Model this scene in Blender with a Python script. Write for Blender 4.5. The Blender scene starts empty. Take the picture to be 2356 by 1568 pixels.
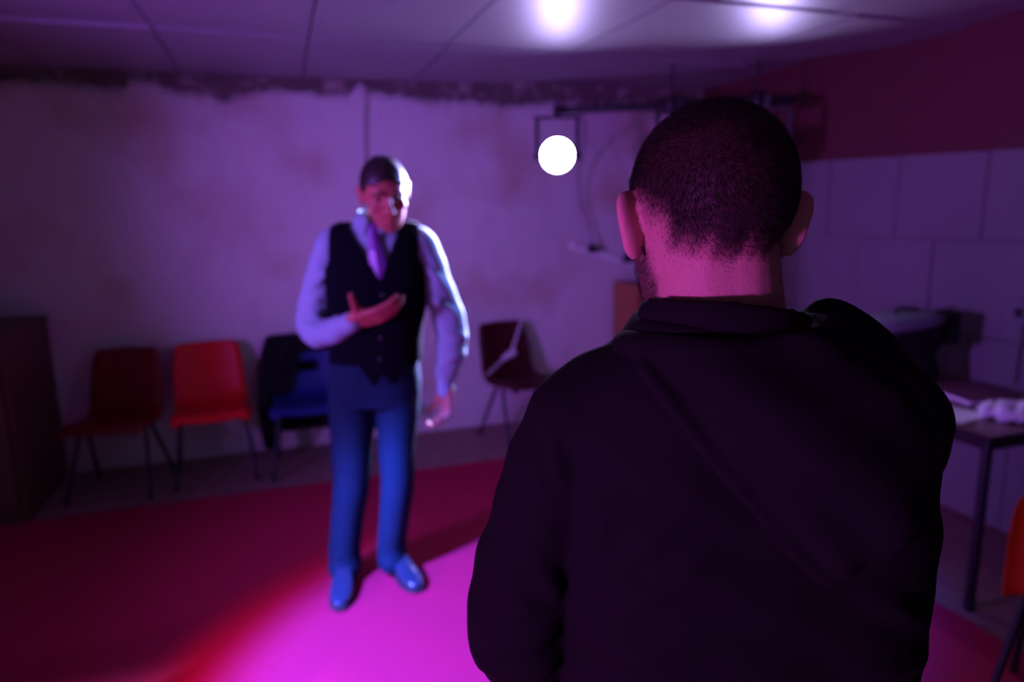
import bpy, bmesh, math, random
import numpy as np
from mathutils import Vector, Matrix, Euler

random.seed(4)
rng = np.random.default_rng(7)
scene = bpy.context.scene
C = scene.collection
R = math.radians

# ------------------------------------------------------------------ camera
YAW, PITCH, ROLL, CAM_H = 18.5, 10.5, 0.9, 1.58
cam = bpy.data.cameras.new('camera')
cam.sensor_fit = 'HORIZONTAL'
cam.sensor_width = 36.0
cam.lens = 24.0
cam.clip_start = 0.02
cam.clip_end = 60
cam.dof.use_dof = True
cam.dof.focus_distance = 0.665
cam.dof.aperture_fstop = 2.8
camo = bpy.data.objects.new('camera', cam)
C.objects.link(camo)
_a, _p, _r = R(YAW), R(PITCH), R(ROLL)
F = Vector((math.sin(_a)*math.cos(_p), math.cos(_a)*math.cos(_p), -math.sin(_p)))
Rt = Vector((math.cos(_a), -math.sin(_a), 0))
U = Rt.cross(F)
R2 = Rt*math.cos(_r) - U*math.sin(_r)
U2 = U*math.cos(_r) + Rt*math.sin(_r)
camo.matrix_world = Matrix(((R2.x, U2.x, -F.x, 0), (R2.y, U2.y, -F.y, 0), (R2.z, U2.z, -F.z, CAM_H), (0, 0, 0, 1)))
scene.camera = camo

# ------------------------------------------------------------------ view, world
vs = scene.view_settings
vs.view_transform = 'Standard'
vs.look = 'None'
vs.gamma = 1.0
vs.use_curve_mapping = False
vs.exposure = -0.1
world = bpy.data.worlds.new('world')
scene.world = world
world.use_nodes = True
world.node_tree.nodes['Background'].inputs[0].default_value = (0.010, 0.004, 0.018, 1)
world.node_tree.nodes['Background'].inputs[1].default_value = 0.15

# ------------------------------------------------------------------ stage lights
LAMP_LIT = (1.675, 4.06, 1.935)       # can on the bar seen past the near man's head
LAMP_HID = (2.78, 3.50, 1.95)         # second can, behind his head
LAMP_SIDE = (-2.50, 1.50, 1.50)      # purple can on a stand, out of frame to the left
LAMP_REAR = (-1.45, -0.25, 1.15)     # weaker magenta can, low on a stand to the left of the camera
LAMP_FRONT = (-1.20, 1.50, 2.08)     # can on a short ceiling bar, out of frame, throwing the pool on the carpet

def spot(name, loc, aim, color, watts, angle, blend, size=0.09):
    l = bpy.data.lights.new(name, 'SPOT')
    l.color = color; l.energy = watts
    l.spot_size = R(angle); l.spot_blend = blend; l.shadow_soft_size = size
    o = bpy.data.objects.new(name, l); C.objects.link(o)
    d = (Vector(aim) - Vector(loc)).normalized()
    o.location = Vector(loc) + d*0.10
    o.rotation_euler = d.to_track_quat('-Z', 'Y').to_euler()
    return o
AIM_LIT = (0.45, 2.75, 1.32)
AIM_HID = (0.30, 2.80, 1.42)
AIM_SIDE = (2.00, 3.75, 1.68)
AIM_REAR = (0.55, 0.75, 1.42)
AIM_FRONT = (0.66, 2.14, 0.0)
spot('spot_lit_blue', LAMP_LIT, AIM_LIT, (0.46, 0.42, 1.0), 4200, 40, 0.5, 0.10)
spot('spot_hidden_blue', LAMP_HID, AIM_HID, (0.21, 0.25, 1.0), 900, 26, 0.6, 0.10)
spot('spot_front_blue', LAMP_FRONT, AIM_FRONT, (0.035, 0.12, 1.0), 3700, 43, 0.5, 0.10)
spot('spot_front_red', LAMP_FRONT, (0.38, 2.12, 0.0), (1.0, 0.01, 0.06), 330, 46, 0.7, 0.10)
spot('spot_side_purple', LAMP_SIDE, AIM_SIDE, (0.38, 0.11, 1.0), 600, 84, 1.0, 0.16)
spot('spot_rear_magenta', LAMP_REAR, AIM_REAR, (0.74, 0.096, 1.0), 135, 64, 1.0, 0.10)

# ------------------------------------------------------------------ materials
M = {}
def mat(name, col, rough=0.6, metal=0.0, spec=0.5, noise=None, bump=None, emit=None, sheen=0.0, coat=0.0, sss=0.0):
    """noise=(scale, colour2, low, high), bump=(scale, strength, distance)"""
    m = bpy.data.materials.new(name); m.use_nodes = True
    nt = m.node_tree; b = nt.nodes['Principled BSDF']
    b.inputs['Base Color'].default_value = (*col, 1)
    b.inputs['Roughness'].default_value = rough
    b.inputs['Metallic'].default_value = metal
    b.inputs['Specular IOR Level'].default_value = spec
    b.inputs['Sheen Weight'].default_value = sheen
    b.inputs['Coat Weight'].default_value = coat
    if sss:
        b.inputs['Subsurface Weight'].default_value = sss
        b.inputs['Subsurface Radius'].default_value = (0.012, 0.004, 0.002)
        b.inputs['Subsurface Scale'].default_value = 1.0
    tc = nt.nodes.new('ShaderNodeTexCoord')
    if noise:
        n = nt.nodes.new('ShaderNodeTexNoise'); n.inputs['Scale'].default_value = noise[0]
        n.inputs['Detail'].default_value = 5
        nt.links.new(tc.outputs['Object'], n.inputs['Vector'])
        r = nt.nodes.new('ShaderNodeMapRange')
        r.inputs['From Min'].default_value = noise[2]; r.inputs['From Max'].default_value = noise[3]
        nt.links.new(n.outputs['Fac'], r.inputs['Value'])
        x = nt.nodes.new('ShaderNodeMix'); x.data_type = 'RGBA'
        x.inputs['A'].default_value = (*col, 1); x.inputs['B'].default_value = (*noise[1], 1)
        nt.links.new(r.outputs['Result'], x.inputs['Factor'])
        nt.links.new(x.outputs['Result'], b.inputs['Base Color'])
    if bump:
        n2 = nt.nodes.new('ShaderNodeTexNoise'); n2.inputs['Scale'].default_value = bump[0]
        n2.inputs['Detail'].default_value = 6
        nt.links.new(tc.outputs['Object'], n2.inputs['Vector'])
        bp = nt.nodes.new('ShaderNodeBump'); bp.inputs['Strength'].default_value = bump[1]
        bp.inputs['Distance'].default_value = bump[2]
        nt.links.new(n2.outputs['Fac'], bp.inputs['Height'])
        nt.links.new(bp.outputs['Normal'], b.inputs['Normal'])
    if emit:
        b.inputs['Emission Color'].default_value = (*emit[0], 1)
        b.inputs['Emission Strength'].default_value = emit[1]
    M[name] = m
    return m

def wood(name, c1, c2, rough=0.5, scale=6.0):
    m = mat(name, c1, rough); nt = m.node_tree; b = nt.nodes['Principled BSDF']
    tc = nt.nodes.new('ShaderNodeTexCoord'); mp = nt.nodes.new('ShaderNodeMapping')
    mp.inputs['Scale'].default_value = (scale*4, scale*4, scale*0.5)
    n = nt.nodes.new('ShaderNodeTexNoise'); n.inputs['Scale'].default_value = 1.5; n.inputs['Detail'].default_value = 6
    x = nt.nodes.new('ShaderNodeMix'); x.data_type = 'RGBA'
    x.inputs['A'].default_value = (*c1, 1); x.inputs['B'].default_value = (*c2, 1)
    nt.links.new(tc.outputs['Object'], mp.inputs['Vector']); nt.links.new(mp.outputs['Vector'], n.inputs['Vector'])
    nt.links.new(n.outputs['Fac'], x.inputs['Factor']); nt.links.new(x.outputs['Result'], b.inputs['Base Color'])
    return m

mat('plaster', (0.62, 0.58, 0.55), 0.75, noise=(2.2, (0.50, 0.36, 0.30), 0.50, 0.78), bump=(11, 0.55, 0.02))
mat('rough_brick', (0.14, 0.10, 0.09), 0.9, noise=(9, (0.36, 0.28, 0.26), 0.50, 0.66), bump=(20, 0.8, 0.03))
mat('board_panel', (0.15, 0.145, 0.145), 0.6, bump=(30, 0.15, 0.005))
mat('wall_joint', (0.12, 0.10, 0.10), 0.9)
mat('oxblood_paint', (0.085, 0.014, 0.018), 0.7, bump=(14, 0.3, 0.01))
mat('plain_wall', (0.40, 0.36, 0.36), 0.8)
mat('ceiling_dark', (0.22, 0.17, 0.19), 0.85, bump=(12, 0.4, 0.02))
mat('gloss_panel', (0.26, 0.23, 0.25), 0.43, spec=1.0, bump=(2.2, 0.06, 0.02))
mat('lino', (0.30, 0.17, 0.15), 0.7, noise=(14, (0.20, 0.11, 0.10), 0.4, 0.7))
mat('red_carpet', (0.46, 0.012, 0.065), 0.95, spec=0.2, sheen=0.0, noise=(260, (0.36, 0.008, 0.05), 0.4, 0.6), bump=(400, 0.35, 0.004))
mat('black_metal', (0.012, 0.012, 0.015), 0.45, spec=0.4)
mat('dark_tube', (0.03, 0.03, 0.035), 0.4, metal=0.6)
mat('cable_grey', (0.10, 0.09, 0.09), 0.7)
mat('black_rubber', (0.01, 0.01, 0.01), 0.8)
mat('lens_glow', (1, 1, 1), 0.3, emit=((0.55, 0.46, 1.0), 230.0))
mat('lens_glow_purple', (1, 1, 1), 0.3, emit=((0.5, 0.12, 1.0), 4.0))
mat('lens_dark', (0.02, 0.02, 0.03), 0.1)
mat('white_plastic', (0.78, 0.76, 0.76), 0.45)
mat('grey_plastic', (0.16, 0.15, 0.17), 0.5)
mat('black_plastic', (0.012, 0.012, 0.014), 0.5)
mat('maroon_shell', (0.15, 0.006, 0.008), 0.5, spec=0.2)
mat('red_shell', (0.60, 0.006, 0.010), 0.45, spec=0.2)
mat('blue_shell', (0.006, 0.018, 0.13), 0.5, spec=0.2)
mat('plum_shell', (0.055, 0.006, 0.010), 0.5, spec=0.2)
mat('orange_shell', (0.50, 0.045, 0.006), 0.45, spec=0.2)
mat('black_cloth', (0.007, 0.006, 0.008), 0.9, spec=0.15, bump=(120, 0.2, 0.002))
mat('strap_white', (0.70, 0.66, 0.68), 0.8)
wood('brown_wood', (0.14, 0.045, 0.028), (0.08, 0.025, 0.016), 0.5)
wood('orange_wood', (0.40, 0.13, 0.05), (0.26, 0.08, 0.03), 0.5)
wood('table_wood', (0.20, 0.11, 0.09), (0.13, 0.07, 0.06), 0.35)
mat('dark_interior', (0.012, 0.008, 0.008), 0.9)
mat('paper', (0.80, 0.80, 0.82), 0.8)
mat('book_cover', (0.22, 0.10, 0.12), 0.6)
mat('grey_fabric', (0.09, 0.10, 0.12), 0.85, bump=(90, 0.3, 0.003))
mat('cap_blue', (0.02, 0.10, 0.55), 0.4)
mat('clear_plastic', (0.45, 0.55, 0.62), 0.15)
mat('skin', (0.42, 0.12, 0.085), 0.5, spec=0.4, sss=0.15, bump=(70, 0.12, 0.002))
mat('hair_dark', (0.009, 0.006, 0.006), 0.5, spec=0.25)
mat('hair_brown', (0.016, 0.009, 0.007), 0.45, spec=0.5)
mat('eye_dark', (0.05, 0.035, 0.03), 0.3)
mat('shirt_blue', (0.25, 0.41, 0.43), 0.8, sheen=0.1, bump=(38, 0.25, 0.006))
mat('waistcoat_black', (0.004, 0.0045, 0.007), 0.9, spec=0.04)
mat("trouser_navy", (0.0035, 0.022, 0.042), 0.85, spec=0.2, bump=(160, 0.2, 0.002))
mat('trouser_black', (0.014, 0.014, 0.018), 0.85)
mat('tie_purple', (0.16, 0.04, 0.26), 0.4, sheen=0.3)
mat('shoe_leather', (0.018, 0.034, 0.060), 0.22, spec=0.7)
mat('shoe_sole', (0.01, 0.01, 0.01), 0.7)
mat('button_grey', (0.04, 0.04, 0.045), 0.3)
mat('hoodie_black', (0.0078, 0.007, 0.0088), 0.9, spec=0.12, bump=(30, 0.25, 0.004))

# skin of the near man: short hair and stubble darken the scalp through a density attribute
def skin_with_stubble():
    m = mat('skin_stubble', (0.58, 0.29, 0.26), 0.6, spec=0.3, sss=0.12)
    nt = m.node_tree; b = nt.nodes['Principled BSDF']
    at = nt.nodes.new('ShaderNodeAttribute'); at.attribute_name = 'hair_density'
    tc = nt.nodes.new('ShaderNodeTexCoord')
    n = nt.nodes.new('ShaderNodeTexNoise'); n.inputs['Scale'].default_value = 900
    nt.links.new(tc.outputs['Object'], n.inputs['Vector'])
    mu = nt.nodes.new('ShaderNodeMath'); mu.operation = 'MULTIPLY_ADD'
    nt.links.new(n.outputs['Fac'], mu.inputs[0]); mu.inputs[1].default_value = 0.35
    nt.links.new(at.outputs['Fac'], mu.inputs[2])
    sb = nt.nodes.new('ShaderNodeMath'); sb.operation = 'SUBTRACT'; sb.use_clamp = True
    nt.links.new(mu.outputs[0], sb.inputs[0]); sb.inputs[1].default_value = 0.17
    x = nt.nodes.new('ShaderNodeMix'); x.data_type = 'RGBA'
    x.inputs['A'].default_value = (0.58, 0.29, 0.27, 1); x.inputs['B'].default_value = (0.025, 0.014, 0.013, 1)
    nt.links.new(sb.outputs[0], x.inputs['Factor']); nt.links.new(x.outputs['Result'], b.inputs['Base Color'])
    n3 = nt.nodes.new('ShaderNodeTexNoise'); n3.inputs['Scale'].default_value = 260
    nt.links.new(tc.outputs['Object'], n3.inputs['Vector'])
    bp = nt.nodes.new('ShaderNodeBump'); bp.inputs['Strength'].default_value = 0.15; bp.inputs['Distance'].default_value = 0.001
    nt.links.new(n3.outputs['Fac'], bp.inputs['Height']); nt.links.new(bp.outputs['Normal'], b.inputs['Normal'])
skin_with_stubble()

# ------------------------------------------------------------------ mesh helpers
def link(name, me, m, parent=None, smooth=True):
    o = bpy.data.objects.new(name, me); C.objects.link(o)
    if m: me.materials.append(M[m])
    if parent: o.parent = parent
    if smooth:
        me.polygons.foreach_set('use_smooth', [True]*len(me.polygons))
    return o
def raw(name, parts, m, parent=None, smooth=True):
    vs_, fs = merge(parts)
    me = bpy.data.meshes.new(name); me.from_pydata(vs_, [], fs); me.update()
    return link(name, me, m, parent, smooth)
def merge(parts):
    V, Fc = [], []
    for v, f in parts:
        k = len(V); V += [tuple(p) for p in v]; Fc += [tuple(i+k for i in q) for q in f]
    return V, Fc
def tag(o, label, cat, group=None):
    o['label'] = label; o['category'] = cat
    if group: o['group'] = group
    return o
def struct(o):
    o['kind'] = 'structure'; return o
def thing(name, label, cat, loc=(0, 0, 0), rotz=0.0, group=None):
    o = bpy.data.objects.new(name, None); C.objects.link(o)
    o.location = loc; o.rotation_euler = (0, 0, rotz); o.empty_display_size = 0.1
    return tag(o, label, cat, group)

def boxp(x0, x1, y0, y1, z0, z1):
    v = [(x, y, z) for z in (z0, z1) for y in (y0, y1) for x in (x0, x1)]
    return v, [(0, 2, 3, 1), (4, 5, 7, 6), (0, 1, 5, 4), (2, 6, 7, 3), (0, 4, 6, 2), (1, 3, 7, 5)]
def bbox(name, b, m, parent=None, bev=0.004, seg=2):
    bm = bmesh.new(); v, f = boxp(*b)
    vv = [bm.verts.new(p) for p in v]
    for q in f: bm.faces.new([vv[i] for i in q])
    bmesh.ops.recalc_face_normals(bm, faces=bm.faces)
    if bev: bmesh.ops.bevel(bm, geom=bm.edges[:], offset=bev, segments=seg, affect='EDGES')
    me = bpy.data.meshes.new(name); bm.to_mesh(me); bm.free()
    return link(name, me, m, parent, False)
def loft(rings):
    n = len(rings[0]); V = [p for r in rings for p in r]; Fc = []
    for i in range(len(rings)-1):
        for j in range(n):
            a, b = i*n+j, i*n+(j+1) % n
            Fc.append((a, b, b+n, a+n))
    Fc.append(tuple(reversed(range(n)))); Fc.append(tuple(range((len(rings)-1)*n, len(rings)*n)))
    return V, Fc
def ering(c, rx, ry, n=28, e=2.0, z=None, rot=0.0):
    out = []
    for k in range(n):
        t = 2*math.pi*k/n; a, b = math.cos(t), math.sin(t)
        x = rx*math.copysign(abs(a)**(2/e), a); y = ry*math.copysign(abs(b)**(2/e), b)
        out.append((c[0]+x*math.cos(rot)-y*math.sin(rot), c[1]+x*math.sin(rot)+y*math.cos(rot), c[2]))
    return out
def limb(pts, rad, n=14, ref=(0, 1, 0), dense=0):
    """tube through points; radius number or (across, along ref)"""
    P = [Vector(p) for p in pts]; Q = [r if isinstance(r, tuple) else (r, r) for r in rad]
    if dense:
        P2, Q2 = [], []
        for i in range(len(P)-1):
            p0, p1, p2, p3 = P[max(i-1, 0)], P[i], P[i+1], P[min(i+2, len(P)-1)]
            for k in range(dense):
                t = k/dense
                P2.append(0.5*((2*p1)+(p2-p0)*t+(2*p0-5*p1+4*p2-p3)*t*t+(3*p1-p0-3*p2+p3)*t**3))
                s = t*t*(3-2*t)
                Q2.append((Q[i][0]*(1-s)+Q[i+1][0]*s, Q[i][1]*(1-s)+Q[i+1][1]*s))
        P, Q = P2+[P[-1]], Q2+[Q[-1]]
    rings = []; ref = Vector(ref)
    for i, p in enumerate(P):
        t = (P[min(i+1, len(P)-1)]-P[max(i-1, 0)])
        if t.length < 1e-9: t = Vector((0, 0, 1))
        t.normalize()
        u = ref.cross(t)
        if u.length < 1e-3: u = Vector((1, 0, 0)).cross(t)
        u.normalize(); w = t.cross(u).normalized()
        rings.append([tuple(p+u*(Q[i][0]*math.cos(2*math.pi*k/n))+w*(Q[i][1]*math.sin(2*math.pi*k/n))) for k in range(n)])
    # rounded ends
    def cap(i, sgn):
        t = (P[i]-P[i-1]) if sgn > 0 else (P[0]-P[1]); t.normalize()
        out = []
        for a in (0.45, 0.8, 0.96):
            s = math.sqrt(1-a*a)
            rr = min(Q[i])
            out.append([tuple(P[i]+t*(rr*a)+(Vector(q)-P[i])*s) for q in rings[i]])
        return out
    e = len(P)-1
    return loft(list(reversed(cap(0, -1)))+rings+cap(e, 1))
def ball(c, r, n=16, m=10, rot=None):
    rx, ry, rz = r if isinstance(r, tuple) else (r, r, r)
    rings = []
    for i in range(1, m):
        a = math.pi*i/m
        ring = [Vector((rx*math.sin(a)*math.cos(2*math.pi*k/n), ry*math.sin(a)*math.sin(2*math.pi*k/n), -rz*math.cos(a))) for k in range(n)]
        if rot: ring = [rot @ q for q in ring]
        rings.append([tuple(q+Vector(c)) for q in ring])
    return loft(rings)
def xf(parts, mtx):
    return [([tuple(mtx @ Vector(p)) for p in v], f) for v, f in parts]
def disc_tube(r0, r1, L, n=32, prof=None):
    """cylinder along -Y from y=0 to y=-L"""
    prof = prof or [(r0, 0), (r1, -L)]
    return loft([[(r*math.cos(2*math.pi*k/n), y, r*math.sin(2*math.pi*k/n)) for k in range(n)] for r, y in prof])

def fuse(name, parts, voxel, smooth, m, parent=None, sculpt=None):
    V, Fc = merge(parts)
    me = bpy.data.meshes.new(name+'_src'); me.from_pydata(V, [], Fc); me.update()
    bm = bmesh.new(); bm.from_mesh(me); bmesh.ops.recalc_face_normals(bm, faces=bm.faces); bm.to_mesh(me); bm.free()
    t = bpy.data.objects.new('tmp', me); C.objects.link(t)
    r = t.modifiers.new('r', 'REMESH'); r.mode = 'VOXEL'; r.voxel_size = voxel
    if smooth:
        s = t.modifiers.new('s', 'SMOOTH'); s.iterations = smooth; s.factor = 0.5
    dg = bpy.context.evaluated_depsgraph_get()
    out = bpy.data.meshes.new_from_object(t.evaluated_get(dg))
    bpy.data.objects.remove(t); bpy.data.meshes.remove(me)
    out.name = name
    if sculpt:
        n = len(out.vertices); co = np.empty(n*3, np.float32); out.vertices.foreach_get('co', co)
        nr = np.empty(n*3, np.float32); out.vertices.foreach_get('normal', nr)
        co = sculpt(co.reshape(-1, 3), nr.reshape(-1, 3)); out.vertices.foreach_set('co', co.astype(np.float32).ravel()); out.update()
    out.materials.clear()
    return link(name, out, m, parent, True)

# ================================================================== SETTING
XL, XR, YF, YB, CZ = -3.0, 3.25, -1.9, 4.85, 2.45
struct(bbox('floor', (XL-.1, XR+.1, YF-.1, YB+.1, -0.12, 0.0), 'lino', bev=0))
cp = bbox('red_carpet', (XL+.02, 2.42, YF+.02, 4.07, 0.0, 0.009), 'red_carpet', bev=0.003)
tag(cp, 'large crimson carpet covering the middle of the floor', 'carpet')

wb = struct(bbox('wall_back', (XL-.1, XR+.1, YB, YB+.12, 0, 2.62), 'rough_brick', bev=0))
def plaster_skin():
    nx, xs = 240, None
    V, Fc = [], []
    z = 2.33; tops = []
    for i in range(nx+1):
        x = XL + (XR-XL)*i/nx
        t = 2.378 + 0.016*math.sin(x*3.1) + 0.012*math.sin(x*9.7+1) + 0.012*random.uniform(-1, 1)
        if -0.35 < x < -0.15: t -= 0.03*math.sin((x+0.35)/0.2*math.pi)
        if 0.55 < x < 0.64: t += 0.05
        if -0.80 < x < -0.62: t += 0.05
        tops.append((x, t))
    rows = 40
    for x, t in tops:
        for k in range(rows+1):
            zz = 0.0 + t*k/rows
            d = 0.022 + 0.006*math.sin(x*2.3+zz*1.7) + 0.005*math.sin(x*5.1-zz*4.3)
            if k == rows: d = 0.012
            V.append((x, YB-d, zz))
    n1 = rows+1
    for i in range(nx):
        for k in range(rows):
            a = i*n1+k; Fc.append((a, a+n1, a+n1+1, a+1))
    # back edge closing the top lip
    base = len(V)
    for x, t in tops: V.append((x, YB+0.001, t))
    for i in range(nx):
        a = i*n1+rows; Fc.append((a, a+n1, base+i+1, base+i))
    return V, Fc
raw('plaster_skin', [plaster_skin()], 'plaster', wb)

wr = struct(bbox('wall_right', (XR, XR+.12, YF-.1, YB, 0, 2.62), 'oxblood_paint', bev=0))
# big pale boards on the right wall, staggered courses with recessed joints
rows = [(0.03, 0.48, 0.0), (0.48, 0.95, 0.25), (0.95, 1.42, 0.0), (1.42, None, 0.25)]
for z0, z1, off in rows:
    y = (4.45 if off else 4.70)
    edges = [YB]
    while y > 0.2:
        edges.append(y); y -= 0.50
    for a, b in zip(edges[:-1], edges[1:]):
        top = [z1, z1] if z1 else [1.845+0.045*(a-2.4)/1.4, 1.845+0.045*(b-2.4)/1.4]
        g = 0.004; d = 0.020+random.uniform(-.003, .003)
        ya, yb = a-g, b+g
        v = [(XR-d, yb, z0+g), (XR-d, ya, z0+g), (XR-d, ya, top[0]-g), (XR-d, yb, top[1]-g),
             (XR-.001, yb, z0+g), (XR-.001, ya, z0+g), (XR-.001, ya, top[0]-g), (XR-.001, yb, top[1]-g)]
        f = [(0, 3, 2, 1), (4, 5, 6, 7), (0, 1, 5, 4), (1, 2, 6, 5), (2, 3, 7, 6), (3, 0, 4, 7)]
        raw('panel', [(v, f)], 'board_panel', wr, False)
bk = bbox('joint_backing', (XR-0.010, XR-0.0005, 0.2, YB, 0.02, 1.82), 'wall_joint', wr, bev=0)

struct(bbox('wall_left', (XL-.12, XL, YF-.1, YB, 0, 2.62), 'plain_wall', bev=0))
struct(bbox('wall_front', (XL-.1, XR+.1, YF-.12, YF, 0, 2.62), 'plain_wall', bev=0))
ce = struct(bbox('ceiling', (XL-.1, XR+.1, YF-.1, YB+.1, 2.51, 2.62), 'ceiling_dark', bev=0))
# glossy ceiling panels, cut along an angled edge in the corner
CLIP = [(XL, YF), (XR, YF), (XR, 3.05), (3.10, 3.35), (2.70, 3.84), (2.13, 4.23), (1.48, 4.60), (0.4, 4.74), (-0.6, 4.78), (XL, 4.78)]
def clip_poly(poly):
    n = len(CLIP)
    for i in range(n):
        a, b = CLIP[i], CLIP[(i+1) % n]; out = []
        side = lambda p: (b[0]-a[0])*(p[1]-a[1])-(b[1]-a[1])*(p[0]-a[0])
        for k in range(len(poly)):
            p, q = poly[k], poly[(k+1) % len(poly)]; sp, sq = side(p), side(q)
            if sp >= 0: out.append(p)
            if sp*sq < 0:
                t = sp/(sp-sq); out.append((p[0]+(q[0]-p[0])*t, p[1]+(q[1]-p[1])*t))
        poly = out
        if len(poly) < 3: return []
    return poly
ys = [YF, -0.60, 0.48, 1.56, 2.64, 3.72, 4.80]
for r_ in range(len(ys)-1):
    shift = 0.22 if r_ % 2 else 0.0
    xs = [-2.59-.0+0.0]
    x = -1.89
    cuts = [XL]+[v for v in [-1.89, -1.19, -0.49, 0.21, 0.91, 1.61+shift*0.9, 2.56 if r_ == 4 else 2.32+shift*0.5] if v > XL]+[XR]
    for a, b in zip(cuts[:-1], cuts[1:]):
        g = 0.0045
        pl = clip_poly([(a+g, ys[r_]+g), (b-g, ys[r_]+g), (b-g, ys[r_+1]-g), (a+g, ys[r_+1]-g)])
        if len(pl) < 3: continue
        cx = sum(p[0] for p in pl)/len(pl); cy = sum(p[1] for p in pl)/len(pl)
        tx, ty, dz = random.uniform(-.006, .006), random.uniform(-.005, .005)+(.020 if r_ == 4 else 0), random.uniform(-.002, .002)
        lo = [(p[0], p[1], CZ+dz+(p[0]-cx)*tx+(p[1]-cy)*ty) for p in pl]
        hi = [(p[0], p[1], CZ+0.045) for p in pl]
        raw('ceiling_panel', [loft([hi, lo])], 'gloss_panel', ce, False)
# skirting line of the back wall and the hanging cable
cb = raw('wall_cable', [limb([(0.612, 4.805, 2.40), (0.600, 4.808, 2.2), (0.588, 4.808, 1.9), (0.583, 4.808, 1.5), (0.585, 4.808, 1.2)], [.0045]*5, 8, dense=4)], 'cable_grey')
tag(cb, 'thin dark cable running down the pale back wall above the waistcoated man', 'cable')

# ================================================================== LAMPS
def par_can(name, label, pivot, aim, lens, group, z_top, stand=False):
    d = Vector(aim)-Vector(pivot); yaw = math.atan2(d.x, -d.y); pitch = math.atan2(-d.z, math.hypot(d.x, d.y))
    t = thing(name, label, 'stage light', pivot, yaw, group)
    m = Matrix.Rotation(pitch, 4, 'X')
    body = disc_tube(0, 0, 0, 32, [(0.03, .11), (0.075, .105), (0.098, .085), (0.104, 0.02), (0.106, -0.055), (0.1015, -0.055), (0.100, 0.045), (0.03, 0.047)])
    raw('can_body', xf([body], m), 'black_metal', t)
    raw('lens', xf([disc_tube(0, 0, 0, 32, [(0.0995, 0.043), (0.099, 0.036), (0.06, 0.031), (0.01, 0.030)])], m), lens, t)
    raw('bezel', xf([([], [])]+[limb([(0.1055*math.cos(2*math.pi*k/28), -0.053, 0.1055*math.sin(2*math.pi*k/28)) for k in range(29)], [.0045]*29, 6)], m), 'black_metal', t)
    for k in range(5):
        pass
    h = z_top-pivot[2]
    w = 0.125
    yk = [boxp(-w-.012, -w+.012, -.016, .016, -0.03, h-.03), boxp(w-.012, w+.012, -.016, .016, -0.03, h-.03), boxp(-w-.012, w+.012, -.016, .016, h-.046, h-.03)]
    raw('yoke', yk, 'black_metal', t, False)
    for s in (-1, 1):
        raw('tilt_knob', [limb([(s*(w-.02), 0, 0), (s*(w+.012), 0, 0)], [.012, .012], 12)], 'black_plastic', t)
    raw('clamp', [boxp(-.018, .018, -.032, .032, h-.032, h-.004), boxp(-.018, .018, .024, .036, h-.03, h+.05), boxp(-.018, .018, -.036, -.024, h-.03, h+.03)], 'black_metal', t, False)
    return t
BAR_Z = 2.20
par_can('par_can', 'round stage lamp shining white on the bar above the maroon chair', LAMP_LIT, (0.35, 0.9, 1.55), 'lens_glow', 'lamps on the ceiling bar', BAR_Z)
par_can('par_can', 'lit stage lamp on the bar near the dark red wall', LAMP_HID, (0.5, 0.9, 1.5), 'lens_glow', 'lamps on the ceiling bar', BAR_Z)
par_can('par_can', 'unlit stage lamp hanging midway along the ceiling bar', (2.31, 3.70, 1.93), (1.0, 1.0, 0.6), 'lens_dark', 'lamps on the ceiling bar', BAR_Z)
b = thing('lighting_bar', 'dark metal pipe hung under the ceiling across the room corner', 'lighting bar', (2.28, 3.78, BAR_Z+0.01))
e1 = Vector((1.69, 4.11, BAR_Z+.012)); e2 = Vector((2.92, 3.46, BAR_Z+.012)); o_ = Vector((2.28, 3.78, BAR_Z+0.01))
raw('pipe', [limb([e1-o_, e2-o_], [.024, .024], 16)], 'black_metal', b)
for f_ in (0.5, 0.86):
    q = e1.lerp(e2, f_)-o_
    raw('hanger', [limb([q+Vector((0, 0, -.02)), q+Vector((0, 0, 0.30))], [.007, .007], 8), limb([q+Vector((0, 0, -.03)), q+Vector((0, 0, .03))], [.032, .032], 12)], 'black_metal', b)

# lamps on stands, out of frame: one throws the purple light along the wall, two stand to the left of the camera
def lamp_stand(label, pos, yw, heights):
    st = thing('lamp_stand', label, 'light stand', (pos[0], pos[1], 0.009), yw, 'tripod lamp stands')
    raw('pole', [limb([(0, .16, .35), (0, .16, max(heights)+0.18)], [.014, .012], 12)]+[limb([(0, .16, h+0.175), (0, 0.042, h+0.18)], [.010, .010], 8) for h in heights], 'black_metal', st)
    for k in range(3):
        an = k*2.094+.4
        raw('leg', [limb([(0, .16, .62), (0.42*math.cos(an), .16+0.42*math.sin(an), 0.014)], [.011, .011], 8)], 'black_metal', st)
def heading(pos, aim): return math.atan2(aim[0]-pos[0], pos[1]-aim[1])
par_can('par_can', 'purple stage lamp on the tall tripod beside the left wall', LAMP_SIDE, AIM_SIDE, 'lens_glow_purple', 'lamps on tripod stands', LAMP_SIDE[2]+0.22)
lamp_stand('tall black tripod stand beside the left wall', LAMP_SIDE, heading(LAMP_SIDE, AIM_SIDE), [LAMP_SIDE[2]])
par_can('par_can', 'magenta stage lamp on the low tripod behind the hooded man', LAMP_REAR, AIM_REAR, 'lens_glow_purple', 'lamps on tripod stands', LAMP_REAR[2]+0.22)
lamp_stand('low black tripod stand behind the hooded man', LAMP_REAR, heading(LAMP_REAR, AIM_REAR), [LAMP_REAR[2]])
par_can('par_can', 'stage lamp on the short ceiling bar aimed down at the carpet', LAMP_FRONT, AIM_FRONT, 'lens_glow_purple', 'lamps on the short bar', LAMP_FRONT[2]+0.22)
b = thing('lighting_bar', 'short dark pipe under the ceiling holding one lamp over the carpet', 'lighting bar', (LAMP_FRONT[0], LAMP_FRONT[1], LAMP_FRONT[2]+0.23))
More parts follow.
